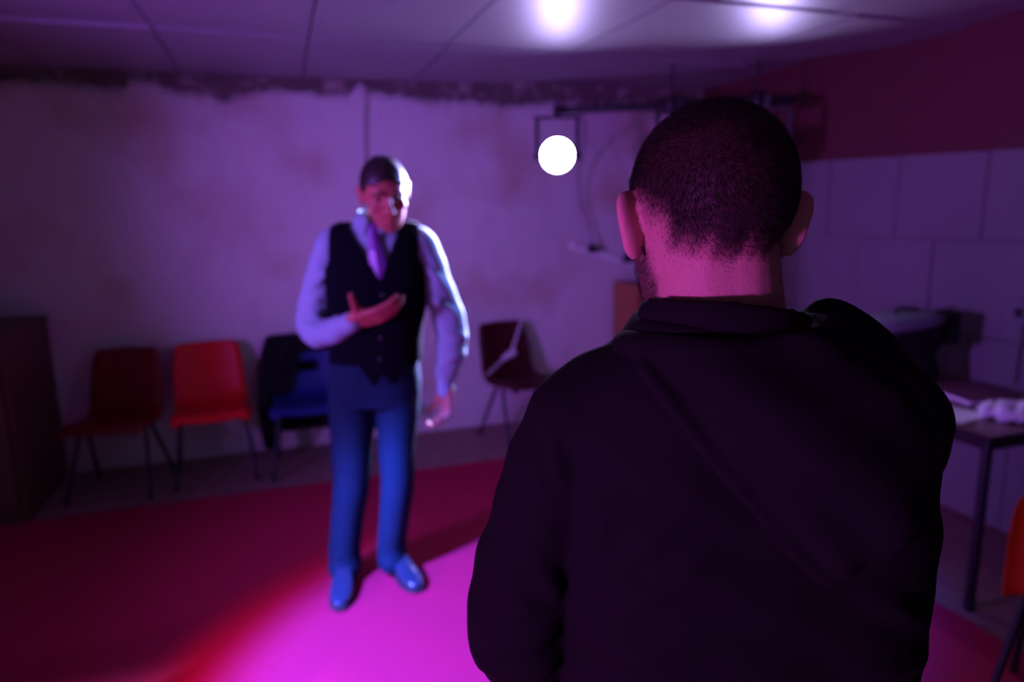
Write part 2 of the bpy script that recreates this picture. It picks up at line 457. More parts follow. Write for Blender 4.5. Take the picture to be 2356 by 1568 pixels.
raw('pipe', [limb([(-.12, -.4, .002), (.12, .4, .002)], [.022, .022], 16)], 'black_metal', b)
for s_ in (-1, 1):
    raw('hanger', [limb([(s_*.10, s_*.33, 0), (s_*.10, s_*.33, .12)], [.008, .008], 8)], 'black_metal', b)

# power strip with plugs and the lamp cable
ps = thing('power_strip', 'white multi-socket power strip fixed aslant on the back wall', 'power strip', (2.39, 4.81, 1.255))
ang = math.atan2(-0.17, 0.58)
mm = Matrix.Rotation(-ang, 4, 'Y')
raw('strip_body', xf([boxp(-.31, .31, -.026, .014, -.024, .024)], mm), 'white_plastic', ps, False)
for k in range(4):
    x = -.22+.145*k
    raw('socket', xf([boxp(x-.02, x+.02, -.0275, -.024, -.017, .017)], mm), 'white_plastic', ps, False)
for i, x in enumerate((-.155, .155)):
    p = mm @ Vector((x, -.026, 0.01)) + Vector((2.39, 4.81, 1.255))
    pg = thing('mains_plug', ['black plug under the stage lamp, at the high end of the power strip', 'black plug in the power strip, at its low end'][i], 'plug', p)
    raw('plug_body', [boxp(-.028, .028, -.045, .0, -.022, .03), limb([(0, -.025, .02), (0, -.03, .06)], [.014, .007], 10)], 'black_plastic', pg)
    if i == 0:
        pts = [p+Vector((0, -.03, .055)), (2.22, 4.77, 1.50), (2.15, 4.76, 1.68), (2.12, 4.72, 1.9), (2.09, 4.55, 2.12), (1.9, 4.2, 2.21), (1.76, 4.12, 2.20)]
    else:
        pts = [p+Vector((0, -.03, .055)), (2.57, 4.77, 1.5), (2.60, 4.70, 1.8), (2.58, 4.4, 2.1), (2.50, 3.9, 2.22), (2.45, 3.72, 2.20)]
    cbl = raw('power_cable', [limb(pts, [.0045]*len(pts), 8, dense=6)], 'black_rubber')
    tag(cbl, ['thin dark cable drooping from the lit lamp to its plug', 'thin dark cable from the low plug up to the bar'][i], 'cable')

# socket box and conduit on the right wall
sk = thing('wall_socket', 'small grey surface socket box on the right wall above the table', 'socket', (XR-.021, 2.20, 1.10))
bbox('socket_box', (-.035, 0, -.05, .05, -.05, .05), 'grey_plastic', sk, .005)
raw('rocker', [boxp(-.042, -.034, -.018, .018, -.022, .022)], 'black_plastic', sk, False)
raw('conduit', [limb([(-.012, 0, -.05), (-.012, 0, -.33)], [.010, .010], 10)], 'board_panel', sk)

# ================================================================== FURNITURE
def chair_shell(hole=False):
    prof = [(-.222, .405), (-.226, .428), (-.210, .446), (-.16, .452), (-.08, .441), (.02, .430), (.10, .432), (.155, .446),
            (.190, .480), (.210, .530), (.226, .590), (.242, .650), (.256, .705), (.268, .750), (.278, .785), (.288, .806), (.300, .806)]
    wid = [.195, .205, .218, .228, .230, .226, .220, .216, .214, .212, .210, .207, .202, .196, .186, .168, .160]
    nu = 24; V, Fc = [], []
    n = len(prof)
    for i, ((y, z), w) in enumerate(zip(prof, wid)):
        back = min(1, max(0, (z-.44)/.1)) if y > .1 else 0
        for k in range(nu+1):
            u = -1+2*k/nu
            x = w*u; s = abs(u)
            yy, zz = y, z
            if y <= .16:
                zz += .012*s**2 - .035*max(0, s-.86)/.14*(1-back)
            yy -= back*0.045*s**2.2
            if back: yy += back*.03*max(0, s-.88)/.12
            V.append((x, yy, zz))
    for i in range(n-1):
        for k in range(nu):
            if hole and i in (10,) and 8 <= k < 16: continue
            a = i*(nu+1)+k
            Fc.append((a, a+1, a+nu+2, a+nu+1))
    return V, Fc
def make_chair(label, shell, loc, rotz, hole=False):
    t = thing('plastic_chair', label, 'chair', loc, rotz, 'plastic stacking chairs')
    s = raw('shell', [chair_shell(hole)], shell, t)
    so = s.modifiers.new('thick', 'SOLIDIFY'); so.thickness = .006; so.offset = 0
    sb = s.modifiers.new('sub', 'SUBSURF'); sb.levels = 1; sb.render_levels = 2
    for sx in (-1, 1):
        top = (sx*.155, -.02, .418)
        for fy, by in ((-.195, 'f'), (.215, 'b')):
            ft = (sx*.225, fy, .008)
            lg = raw('leg', [limb([(sx*.13, -.02+(.02 if by == 'b' else -.02), .412), (sx*.165, -.02+(.03 if by == 'b' else -.03), .405), (sx*.185, fy*.3, .34), ft], [.0115]*4, 10, ref=(1, 0, 0), dense=4)], 'dark_tube', t)
            raw('foot_cap', [limb([(ft[0], ft[1], .0135), (ft[0]-sx*.003, ft[1]*.985, .035)], [.0135, .0135], 10)], 'black_rubber', lg)
    raw('under_frame', [limb([(-.15, y, .410), (.15, y, .410)], [.011, .011], 10, ref=(0, 0, 1)) for y in (-.05, .01)], 'dark_tube', t)
    return t
Z0 = 0.0
make_chair('dark red plastic chair beside the brown cabinet', 'maroon_shell', (-0.99, 4.40, Z0), R(-11))
make_chair('bright red plastic chair standing in the row by the back wall', 'red_shell', (-0.47, 4.44, Z0), R(4))
make_chair('blue plastic chair with a slotted back behind the waistcoated man', 'blue_shell', (0.10, 4.38, Z0), R(-4), True)
make_chair('dark plum chair with a white strap across its back', 'plum_shell', (1.555, 4.46, Z0), R(14))
make_chair('bright orange plastic chair drawn up to the end of the table', 'orange_shell', (2.185, 1.16, 0.0095), R(113))

# coat hung over the blue chair
def coat():
    parts = []
    t = thing('black_coat', 'black coat hung over the back of the blue chair', 'coat', (0.10, 4.38, Z0), R(-4))
    def sheet(pts, x0f, x1f, thick, nx=18):
        rings = []
        n = len(pts)
        for i, (y, z) in enumerate(pts):
            ring = []
            x0, x1 = x0f(i/(n-1)), x1f(i/(n-1))
            for k in range(nx+1):
                u = k/nx; x = x0+(x1-x0)*u
                wv = .010*math.sin(u*9+i*.5)+.006*math.sin(u*23+i)
                cur = -0.045*abs((x)/.2)**2 if z > .5 else 0
                ring.append((x, y+wv+cur-thick, z))
            for k in range(nx, -1, -1):
                u = k/nx; x = x0+(x1-x0)*u
                wv = .010*math.sin(u*9+i*.5)+.006*math.sin(u*23+i)
                cur = -0.045*abs((x)/.2)**2 if z > .5 else 0
                ring.append((x, y+wv+cur+thick, z))
            rings.append(ring)
        return loft(rings)
    rear = [(.30, .83), (.335, .80), (.345, .72), (.345, .6), (.345, .45), (.35, .3), (.355, .15)]
    parts.append(sheet(rear, lambda s: -.23-.03*s, lambda s: .23, .012))
    over = [(.335, .80), (.31, .832), (.27, .828), (.245, .79), (.225, .72)]
    parts.append(sheet(over, lambda s: -.235, lambda s: .235-.10*s, .012))
    left = [(.25, .80), (.225, .70), (.20, .6), (.165, .50), (.12, .462), (.06, .452)]
    parts.append(sheet(left, lambda s: -.245-.01*s, lambda s: -.02-.13*s, .012, 10))
    o = fuse('coat_body', parts, .009, 5, 'black_cloth', t)
    slv = [limb([(-.22, .25, .80), (-.262, .20, .62), (-.275, .14, .42), (-.27, .13, .22), (-.262, .15, .12)], [(.04, .03), (.048, .035), (.046, .034), (.042, .03), (.04, .028)], 14, dense=4)]
    raw('sleeve', slv, 'black_cloth', t)
    slv = [limb([(.22, .27, .80), (.262, .25, .62), (.27, .22, .42), (.265, .22, .26)], [(.04, .03), (.045, .033), (.042, .03), (.04, .028)], 14, dense=4)]
    raw('sleeve', slv, 'black_cloth', t)
coat()

# strap on the plum chair
sp = thing('white_strap', 'white knotted strap lying across the dark plum chair', 'strap', (1.555, 4.46, Z0), R(14))
def band(pts, w):
    return limb(pts, [(w, .003)]*len(pts), 10, ref=(0, -1, .3), dense=5)
raw('band', [band([(.18, .25, .803), (.155, .24, .77), (.09, .205, .665), (.035, .182, .585)], .011), band([(.035, .182, .575), (-.06, .165, .535), (-.15, .13, .50), (-.215, .10, .475)], .010)], 'strap_white', sp)
fuse('knot', [ball((.03, .175, .575), (.055, .02, .026)), ball((-.02, .165, .560), (.04, .018, .018)), ball((.06, .175, .59), (.02, .018, .02))], .004, 2, 'strap_white', sp)

# brown cabinet at the left
cab = thing('wooden_cabinet', 'dark brown wooden cabinet standing beside the dark red chair', 'cabinet', (-1.75, 4.44, 0))
bbox('side_panel', (.35, .372, -.37, .37, 0, 1.0), 'brown_wood', cab, .003)
bbox('side_panel', (-.372, -.35, -.37, .37, 0, 1.0), 'brown_wood', cab, .003)
bbox('top_board', (-.385, .382, -.385, .37, 1.0, 1.022), 'brown_wood', cab, .004)
bbox('back_board', (-.35, .35, .35, .365, .04, 1.0), 'brown_wood', cab, 0)
bbox('plinth', (-.35, .35, -.34, .36, 0, .07), 'brown_wood', cab, .002)
for s in (-1, 1):
    dr = bbox('door', (-.345 if s < 0 else .003, -.003 if s < 0 else .345, -.385, -.365, .075, .995), 'brown_wood', cab, .003)
    raw('knob', [ball((s*.04, -.40, .6), (.014, .016, .014))], 'dark_tube', dr)

# open bookcase in the far corner, behind the near man
bc = thing('bookcase', 'open orange-brown wooden bookcase in the corner under the power strip', 'bookcase', (2.80, 4.56, 0))
for s in (-1, 1):
    bbox('side_panel', (min(s*.37, s*.30), max(s*.37, s*.30), -.20, .20, 0, 1.06), 'orange_wood', bc, .004)
bbox('back_panel', (-.30, .30, .18, .2, .03, 1.05), 'dark_interior', bc, 0)
for z in (.04, .36, .68, 1.03):
    bbox('shelf', (-.30, .30, -.19, .18, z, z+.022), 'brown_wood', bc, .002)

# table by the right wall
tb = thing('side_table', 'brown topped table with black metal legs against the right wall', 'table', (2.83, 2.36, 0))
TX0, TX1, TY0, TY1 = -.37, .385, -.62, .62
bbox('table_top', (TX0, TX1, TY0, TY1, .715, .735), 'table_wood', tb, .004)
raw('top_edging', [boxp(TX0-.004, TX0+.001, TY0-.004, TY1+.004, .712, .733), boxp(TX0-.004, TX1, TY0-.004, TY0+.001, .712, .733)], 'black_metal', tb, False)
bbox('apron', (TX0+.02, TX1-.02, TY0+.02, TY0+.045, .672, .715), 'black_metal', tb, .003)
bbox('apron', (TX0+.02, TX0+.045, TY0+.045, TY1-.045, .672, .715), 'black_metal', tb, .003)
bbox('apron', (TX0+.02, TX1-.02, TY1-.045, TY1-.02, .672, .715), 'black_metal', tb, .003)
for (x, y) in ((TX0+.035, TY0+.035), (TX0+.035, TY1-.035), (TX1-.04, TY0+.035), (TX1-.04, TY1-.035)):
    lg = raw('leg', [limb([(x, y, .69), (x, y, .012)], [.019, .019], 14)], 'black_metal', tb)
    raw('foot_cap', [limb([(x, y, .022), (x, y, .040)], [.022, .022], 14)], 'black_rubber', lg)

TZ = .7355
def paper():
    V, Fc = [], []
    nx, ny = 10, 14
    for j in range(ny+1):
        for i in range(nx+1):
            u, v = i/nx-.5, j/ny-.5
            V.append((u*.21, v*.30, .0016+.006*max(0, u*2-.4)**2+.003*max(0, -v*2-.5)**2))
    for j in range(ny):
        for i in range(nx):
            a = j*(nx+1)+i; Fc.append((a, a+1, a+nx+2, a+nx+1))
    return V, Fc
pp = raw('paper_sheet', [paper()], 'paper'); pp.location = (2.60, 2.06, TZ); pp.rotation_euler = (0, 0, R(8))
sm = pp.modifiers.new('t', 'SOLIDIFY'); sm.thickness = .0012
tag(pp, 'white sheet of paper lying on the table edge', 'paper')
bkx = thing('book', 'thin dark covered book lying on the table behind the paper', 'book', (2.90, 2.19, TZ), R(-12))
bbox('cover', (-.11, .11, -.15, .15, 0, .004), 'book_cover', bkx, .001)
bbox('page_block', (-.103, .107, -.145, .145, .004, .022), 'paper', bkx, .002)
bbox('cover', (-.11, .11, -.15, .15, .022, .026), 'book_cover', bkx, .001)
def crumple(co, nr):
    f = 26
    d = np.abs(np.sin(co[:, 0]*f*2+3*np.sin(co[:, 1]*f)))*np.abs(np.cos(co[:, 1]*f*1.7+2*np.sin(co[:, 2]*f*2)))
    co = co+nr*(d[:, None]*.018-.006); co[:, 2] = np.maximum(co[:, 2], .001)
    return co
cl = fuse('crumpled_cloth', [ball((0, 0, .03), (.085, .10, .034)), ball((.05, -.03, .045), (.06, .05, .03)), ball((-.04, .04, .03), (.05, .05, .028))], .006, 2, 'paper', None, crumple)
cl.location = (2.74, 1.88, TZ)
tag(cl, 'crumpled white cloth on the table corner beside the paper', 'cloth')

bag = thing('black_bag', 'bulky black bag with a grey top flap standing on the table', 'bag', (2.87, 2.50, TZ), R(-18))
fuse('bag_body', [loft([ering((0, 0, z), w, d, 28, 3.5) for z, w, d in ((.003, .13, .09), (.05, .15, .105), (.10, .14, .10), (.15, .12, .09), (.19, .14, .10), (.25, .17, .12), (.29, .16, .11))])], .007, 4, 'black_cloth', bag)
flap = loft([ering((0.0, -.01, z), w, d, 28, 3.0) for z, w, d in ((.280, .165, .12), (.300, .19, .14), (.322, .18, .13), (.342, .13, .09), (.347, .05, .04))])
raw('top_flap', xf([flap], Matrix.Rotation(R(-7), 4, 'Y')), 'grey_fabric', bag)
fuse('side_pocket', [loft([ering((.185, -.01, z), .03, .08, 20, 3) for z in (.20, .23, .32, .35)])], .006, 3, 'black_cloth', bag)
raw('handle', [limb([(-.06, 0, .335), (-.05, 0, .365), (.04, 0, .36), (.05, 0, .335)], [.008]*4, 8, dense=4)], 'black_cloth', bag)
bo = thing('water_bottle', 'clear water bottle with a bright blue cap beside the black bag', 'bottle', (2.585, 2.62, TZ))
raw('bottle_body', [loft([ering((0, 0, z), r, r, 20) for z, r in ((.001, .028), (.01, .032), (.10, .031), (.17, .032), (.21, .028), (.24, .014), (.265, .013))])], 'clear_plastic', bo)
raw('cap', [loft([ering((0, 0, z), r, r, 20) for z, r in ((.262, .0165), (.285, .0165), (.288, .014))])], 'cap_blue', bo)

# ================================================================== PEOPLE
def head_parts(neck=True, ear_flare=28):
    """head facing -Y, origin mid-head; about 0.235 high"""
    P = []
    P.append(ball((0, .012, .028), (.0765, .097, .086), 32, 20))
    P.append(loft([ering((0, cy, z), rx, ry, 28, 2.3) for z, cy, rx, ry in
                   ((.05, -.004, .071, .088), (.02, -.006, .071, .087), (-.02, -.012, .068, .082), (-.05, -.022, .063, .073), (-.075, -.032, .056, .062), (-.095, -.042, .046, .050), (-.110, -.052, .034, .036), (-.116, -.056, .018, .02))]))
    P.append(limb([(0, -.088, .022), (0, -.100, -.005), (0, -.112, -.030), (0, -.104, -.036)], [(.008, .010), (.009, .012), (.014, .012), (.014, .008)], 12, ref=(0, 1, 0), dense=3))
    for s in (-1, 1):
        P.append(limb([(s*.010, -.090, .026), (s*.030, -.086, .031), (s*.048, -.072, .026)], [.009, .010, .008], 10, dense=3))
        P.append(ball((s*.042, -.066, -.022), (.022, .022, .020)))
        P.append(ball((s*.012, -.100, -.034), (.008, .009, .007)))
        # ear: curved pinna plate with rim and lobe
        e = []
        rot = Matrix.Rotation(R(-s*ear_flare), 3, 'Z')
        prof = [(-.033, .006, .004), (-.026, .012, .0065), (-.012, .016, .008), (.006, .020, .008), (.020, .021, .0075), (.030, .017, .0065), (.036, .009, .004)]
        rings = []
        for z, dep, th in prof:
            ring = []
            for k in range(16):
                a = 2*math.pi*k/16
                q = rot @ Vector((s*(th*math.cos(a)), dep*math.sin(a)+dep*.55+.002, 0))
                ring.append((q.x+s*(.0745+.09*max(0, z)), q.y+.004, z-.006))
            rings.append(ring)
        P.append(loft(rings))
    P.append(limb([(-.022, -.086, -.066), (0, -.094, -.064), (.022, -.086, -.066)], [.007, .0085, .007], 10, dense=3))
    P.append(limb([(-.019, -.086, -.078), (0, -.093, -.079), (.019, -.086, -.078)], [.007, .0085, .007], 10, dense=3))
    P.append(ball((0, -.078, -.103), (.020, .018, .016)))
    return P

def hand_parts(wrist, d, palm, s, curl=0.35, spread=0.10, thumb_up=0.9, scale=1.0):
    """wrist point, direction to the fingers, palm normal, thumb side s along d x palm"""
    d = Vector(d).normalized(); n = Vector(palm); n = (n-d*n.dot(d)).normalized(); w = d.cross(n)*s
    W = Vector(wrist); k = scale; P = []
    def pt(a, b, c): return W+d*(a*k)+w*(b*k)+n*(c*k)
    for b_, ln in ((.030, .094), (.010, .097), (-.010, .093), (-.029, .086)):
        P.append(limb([pt(-.01, b_*.6, 0), pt(.04, b_*.9, 0), pt(ln, b_, .0)], [.0145*k, .0135*k, .0105*k], 10))
    P.append(limb([pt(.0, .022, .006), pt(.04, .034, .010)], [.016*k, .014*k], 10))
    for i, (b_, st, ls) in enumerate(((.031, .092, (.040, .024, .020)), (.010, .096, (.045, .028, .021)), (-.010, .092, (.041, .026, .020)), (-.029, .085, (.032, .020, .018)))):
        p = pt(st, b_, 0); pts = [p]; ang = 0.10; out = b_*spread*10
        for j, L in enumerate(ls):
            ang += curl*(1.0 if j else .8)*(1+.12*i)
            dr = (d*math.cos(ang)+n*math.sin(ang)+w*out*.35).normalized()
            p = p+dr*(L*k); pts.append(p)
        P.append(limb([pts[0]-d*.02*k]+pts, [.0100*k, .0100*k, .0092*k, .0085*k, .0072*k], 10, dense=3))
    p0 = pt(.020, .026, .006); up = thumb_up
    p1 = p0+(w*.9*up+d*.55+n*.25).normalized()*(.040*k)
    p2 = p1+(w*.9*up+d*.45+n*.10).normalized()*(.034*k)
    p3 = p2+(w*.85*up+d*.50+n*.05).normalized()*(.026*k)
    P.append(limb([p0, p1, p2, p3], [.015*k, .0125*k, .0108*k, .0085*k], 10, dense=3))
    return P

def shoe(name, heel, toe, m, parent):
    h, t = Vector((*heel, 0)), Vector((*toe, 0)); d = (t-h); L = d.length; d.normalize(); w = Vector((-d.y, d.x, 0))
    def ring(a, wd, z0, z1, n=18):
        c = h+d*(a*L); out = []
        for k in range(n):
            an = 2*math.pi*k/n; x = math.cos(an); y = math.sin(an)
            zz = (z0+z1)/2+(z1-z0)/2*math.copysign(abs(y)**.7, y)
            out.append(tuple(c+w*(wd*math.copysign(abs(x)**.8, x))+Vector((0, 0, zz))))
        return out
    up = [ring(a, wd, .018, z) for a, wd, z in ((-.02, .012, .05), (.0, .027, .085), (.08, .036, .115), (.22, .040, .128), (.36, .042, .118), (.5, .044, .092), (.65, .048, .072), (.8, .047, .058), (.92, .037, .050), (1.0, .020, .040))]
    u = fuse(name, [loft(up)], .005, 3, m, parent)
    so = [ring(a, wd, .0 if a < .32 or a > .45 else .006, .022) for a, wd in ((-.025, .014), (.0, .030), (.1, .039), (.3, .038), (.5, .045), (.65, .051), (.8, .050), (.93, .040), (1.01, .022))]
    raw('sole', [loft(so)], 'shoe_sole', u)
    lc = h+d*(.42*L)
    for k in range(4):
        c = h+d*((.34+.06*k)*L); z = .122-.012*k
        raw('lace', [limb([c-w*.020+Vector((0, 0, z-.008)), c+Vector((0, 0, z)), c+w*.020+Vector((0, 0, z-.008))], [.0022]*3, 6, dense=2)], 'shoe_sole', u)
    return u

# ---------------------------------------------------------------- far man in a waistcoat (faces the camera)
fm = thing('person', 'man in a black waistcoat, pale blue shirt and tie, gesturing with an open hand', 'person', (.27, 2.85, 0.009), R(-YAW), 'people in the room')
SHL, SHR = (-.075, 0, 1.455), (.290, 0, 1.445)
ELL, WRL = (-.165, .02, 1.120), (.030, -.165, 1.172)
ELR, WRR = (.388, .03, 1.085), (.372, -.015, .860)
KNL, ANL = (-.045, -.03, .48), (-.098, -.02, .10)
KNR, ANR = (.145, -.02, .49), (.098, .04, .10)
HIPL, HIPR = (-.010, .01, .92), (.160, .01, .92)
headM = Matrix.Translation((.160, -.065, 1.662)) @ Matrix.Rotation(R(-6), 4, 'Y') @ Matrix.Rotation(R(17), 4, 'Z') @ Matrix.Rotation(R(24), 4, 'X') @ Matrix.Scale(1.12, 4)
tors = [(.88, .075, .00, .150, .105), (.98, .080, .0, .155, .105), (1.08, .088, .0, .150, .10), (1.20, .096, 0, .165, .105), (1.32, .103, 0, .175, .105), (1.42, .107, .0, .175, .095), (1.49, .108, .0, .150, .08), (1.53, .108, .0, .10, .065)]
bp = [loft([ering((cx, cy, z), rx, ry, 28, 2.4) for z, cx, cy, rx, ry in tors])]
bp += [limb([(.108, .02, 1.49), (.125, .0, 1.56), (.148, -.035, 1.64)], [.058, .056, .056], 18, dense=3)]
bp += xf(head_parts(), headM)
bp += [limb([SHL, (-.13, .01, 1.30), (-.172, .015, 1.14), (-.120, -.05, 1.120), (-.05, -.10, 1.135), WRL], [.046, .042, .036, .034, .030, .027], 14, dense=3)]
bp += [limb([SHR, ELR], [.050, .040], 14), limb([ELR, WRR], [.038, .027], 14)]
bp += [limb([HIPL, KNL, ANL], [.080, .052, .038], 16, dense=4), limb([HIPR, KNR, ANR], [.080, .052, .038], 16, dense=4)]
bp += [limb([(-.10, -.0, .055), (-.078, -.18, .040)], [.026, .020], 12), limb([(.095, .05, .055), (.185, -.07, .040)], [.026, .020], 12)]
bp += hand_parts(Vector(WRL)+Vector((.012, -.008, .002)), (.93, -.16, .24), (-.1, .60, .65), 1, curl=.20, spread=.22, thumb_up=1.9, scale=1.15)
bp += hand_parts(Vector(WRR)+Vector((0, 0, -.005)), (-.06, -.10, -1), (-.80, -.55, 0), 1, curl=.62, spread=.05, thumb_up=.40, scale=1.10)
hc = np.array(headM.translation); hinv = np.array(headM.inverted())
def face_sculpt(co, nr):
    l = co@hinv[:3, :3].T+hinv[:3, 3]
    for s in (-1, 1):
        d2 = ((l[:, 0]-s*.031)/.019)**2+((l[:, 2]-.008)/.013)**2+((l[:, 1]+.085)/.04)**2
        g = np.exp(-d2)*.011
        co = co-nr*g[:, None]
    return co
fbody = fuse('body', bp, .0042, 4, 'skin', fm, face_sculpt)
for s in (-1, 1):
    raw('eye', xf([ball((s*.031, -.073, .008), .011)], headM), 'eye_dark', fm)
    raw('eyebrow', xf([limb([(s*.014, -.100, .030), (s*.032, -.096, .036), (s*.050, -.079, .030)], [.0035, .0042, .0025], 8, dense=3)], headM), 'hair_brown', fm)
# hair: receding short cap
def cap_hair():
    V = []; nu, nv = 40, 16; Fc = []
    for j in range(nv+1):
        for i in range(nu):
            th = 2*math.pi*i/nu; front = -math.sin(th)
            # lower limit of the hair around the head
            lim = math.pi*(.60 - .25*max(0, front)**1.2) if front > -.2 else math.pi*.66
            ph = lim*j/nv
            r = 1.035+.02*math.sin(7*th)*math.sin(ph*3) if j < nv else 1.0
            V.append((.0765*r*math.sin(ph)*math.cos(th), .012+.097*r*math.sin(ph)*math.sin(th), .028+.089*r*math.cos(ph)))
    for j in range(nv):
        for i in range(nu):
            a, b_ = j*nu+i, j*nu+(i+1) % nu
            Fc.append((a, b_, b_+nu, a+nu))
    return V, Fc
hr = raw('hair', xf([cap_hair()], headM), 'hair_brown', fm)
so = hr.modifiers.new('t', 'SOLIDIFY'); so.thickness = .005; so.offset = 0
# shirt
sh = [loft([ering((cx, cy, z), rx+.014, ry+.014, 32, 2.5) for z, cx, cy, rx, ry in tors[1:-1]] + [ering((.108, 0, 1.525), .115, .078, 32, 2.3), ering((.110, .0, 1.548), .072, .066, 32)])]
sh += [limb([(-.045, 0, 1.475), SHL, (-.135, .015, 1.30), (-.182, .03, 1.145), (-.150, -.02, 1.105), (-.060, -.090, 1.125), (.000, -.140, 1.155)], [.060, .068, .070, .068, .062, .052, .043], 18, dense=5)]
sh += [limb([(.262, 0, 1.470), SHR, (.345, .015, 1.28), (.392, .03, 1.12), (.395, .02, 1.02), (.372, .0, .925), (.369, -.01, .895)], [.060, .068, .066, .068, .066, .050, .036], 18, dense=5)]
sleeve_folds = [((-.20, -.03, 1.20), (-.07, -.06, 1.17), .013), ((-.21, .0, 1.12), (-.10, -.10, 1.09), .013), ((-.17, -.05, 1.29), (-.06, -.06, 1.36), .012), ((-.16, -.05, 1.24), (-.07, -.06, 1.22), .010), ((-.10, -.13, 1.13), (-.03, -.10, 1.19), .010),
                ((.46, -.02, 1.01), (.33, -.06, .97), .013), ((.46, 0, 1.07), (.34, -.05, 1.11), .013), ((.44, -.04, 1.17), (.31, -.06, 1.26), .013), ((.39, -.05, 1.31), (.28, -.07, 1.38), .012), ((.42, -.03, .95), (.33, -.04, .94), .011)]
def ridge(co, nr, segs):
    n = np.zeros(len(co))
    for p, q, r in segs:
        p, q = np.array(p), np.array(q); d = q-p; L = np.linalg.norm(d)
        tc = np.clip(((co-p)@d)/(L*L), -.25, 1.25)
        dist = np.linalg.norm(co-(p+tc[:, None]*d), axis=1)
        taper = np.clip(1-np.abs(tc-.45)/.75, 0, 1)
        n = n+r*.75*taper*np.exp(-(dist/(r*1.15))**2)-r*.35*taper*np.exp(-((dist-r*2.2)/(r*1.1))**2)
    return n
def shirt_cloth(co, nr):
    n = .003*np.sin(co[:, 0]*45+co[:, 2]*30)*np.sin(co[:, 2]*38-co[:, 0]*20)
    return co+nr*(n+ridge(co, nr, sleeve_folds))[:, None]
shirt = fuse('shirt', sh, .007, 5, 'shirt_blue', fm, shirt_cloth)
raw('cuff', [limb([(-.015, -.126, 1.150), (.026, -.160, 1.168)], [(.040, .040), (.040, .040)], 20)], 'shirt_blue', shirt)
raw('cuff', [limb([(.369, -.01, .915), (.366, -.015, .855)], [.036, .035], 20)], 'shirt_blue', shirt)
# collar wings
def collar():
    V, Fc = [], []
    n = 22
    for i in range(n+1):
        a = R(-90-165+330*i/n)          # open at the front
        a = R(-90+15+330*i/n)
        ca, sa = math.cos(a), math.sin(a)
        f = max(0, -sa)                 # 1 at the front
        drop = .050+.030*f**3
        V.append((.116+.067*ca, -.016+.070*sa, 1.598-.026*f))
        V.append((.112+(.094+.004*f)*ca, -.014+(.092+.020*f)*sa, 1.598-.030*f-drop))
    for i in range(n):
        Fc.append((2*i, 2*i+2, 2*i+3, 2*i+1))
    return V, Fc
co_ = raw('collar', [collar()], 'shirt_blue', shirt)
so = co_.modifiers.new('t', 'SOLIDIFY'); so.thickness = .005
so = co_.modifiers.new('s', 'SUBSURF'); so.levels = 1; so.render_levels = 2
# tie
tie = [loft([[(cx-w, y+.003, z), (cx, y-.006, z), (cx+w, y+.003, z), (cx, y+.006, z)] for z, cx, w, y in ((1.545, .113, .018, -.094), (1.525, .114, .024, -.110), (1.500, .116, .017, -.116), (1.44, .124, .027, -.128), (1.36, .134, .036, -.132), (1.29, .138, .040, -.132))])]
raw('tie', tie, 'tie_purple', fm, False)
# waistcoat: shell with a V opening, arm openings and pointed hem
def waistcoat():
    V, Fc = [], []
    nz, na = 120, 260
    zs = np.linspace(.90, 1.545, nz)
    tz = [t[0] for t in tors]
    def ring(z):
        cx = np.interp(z, tz, [t[1] for t in tors]); rx = np.interp(z, tz, [t[3] for t in tors])+.028; ry = np.interp(z, tz, [t[4] for t in tors])+.027
        if z > 1.44: rx = np.interp(z, [1.44, 1.50, 1.535, 1.56], [.200, .190, .17, .10]); ry = np.interp(z, [1.44, 1.50, 1.545], [.118, .098, .06])
        return cx, rx, ry
    idx = {}
    for j, z in enumerate(zs):
        cx, rx, ry = ring(z)
        for i in range(na):
            a = 2*math.pi*i/na; ca, sa = math.cos(a), math.sin(a); e = 2.5
            idx[(j, i)] = len(V)
            V.append((cx+rx*math.copysign(abs(ca)**(2/e), ca), ry*math.copysign(abs(sa)**(2/e), sa), float(z)))
    for j in range(nz-1):
        for i in range(na):
            k = (i+1) % na
            q = [idx[(j, i)], idx[(j, k)], idx[(j+1, k)], idx[(j+1, i)]]
            x = sum(V[p][0] for p in q)/4; y = sum(V[p][1] for p in q)/4; z = sum(V[p][2] for p in q)/4
            xc = .105+.02*(1.545-z)/.2
            if y < 0 and z > 1.325 and abs(x-(.142-.028*(z-1.325)/.2)) < .105*(z-1.325)/.21: continue       # V neck
            if z > 1.49 and abs(x-.11) < .075: continue                       # neck
            if z > 1.30 and abs(x-.107) > .172+.06*max(0, 1.40-z)/.1: continue  # arm openings
            hem = 1.00
            if y < 0: hem = .985-.075*max(0, 1-abs(abs(x-.125)-.035)/.05)
            if z < hem: continue
            Fc.append(q)
    return V, Fc
wc = raw('waistcoat', [waistcoat()], 'waistcoat_black', fm)
so = wc.modifiers.new('t', 'SOLIDIFY'); so.thickness = .008; so.offset = 1
for k in range(4):
    raw('button', [ball((.148-.008*k, -.138-.004*(k < 2), 1.27-.085*k), (.008, .005, .008))], 'button_grey', wc)
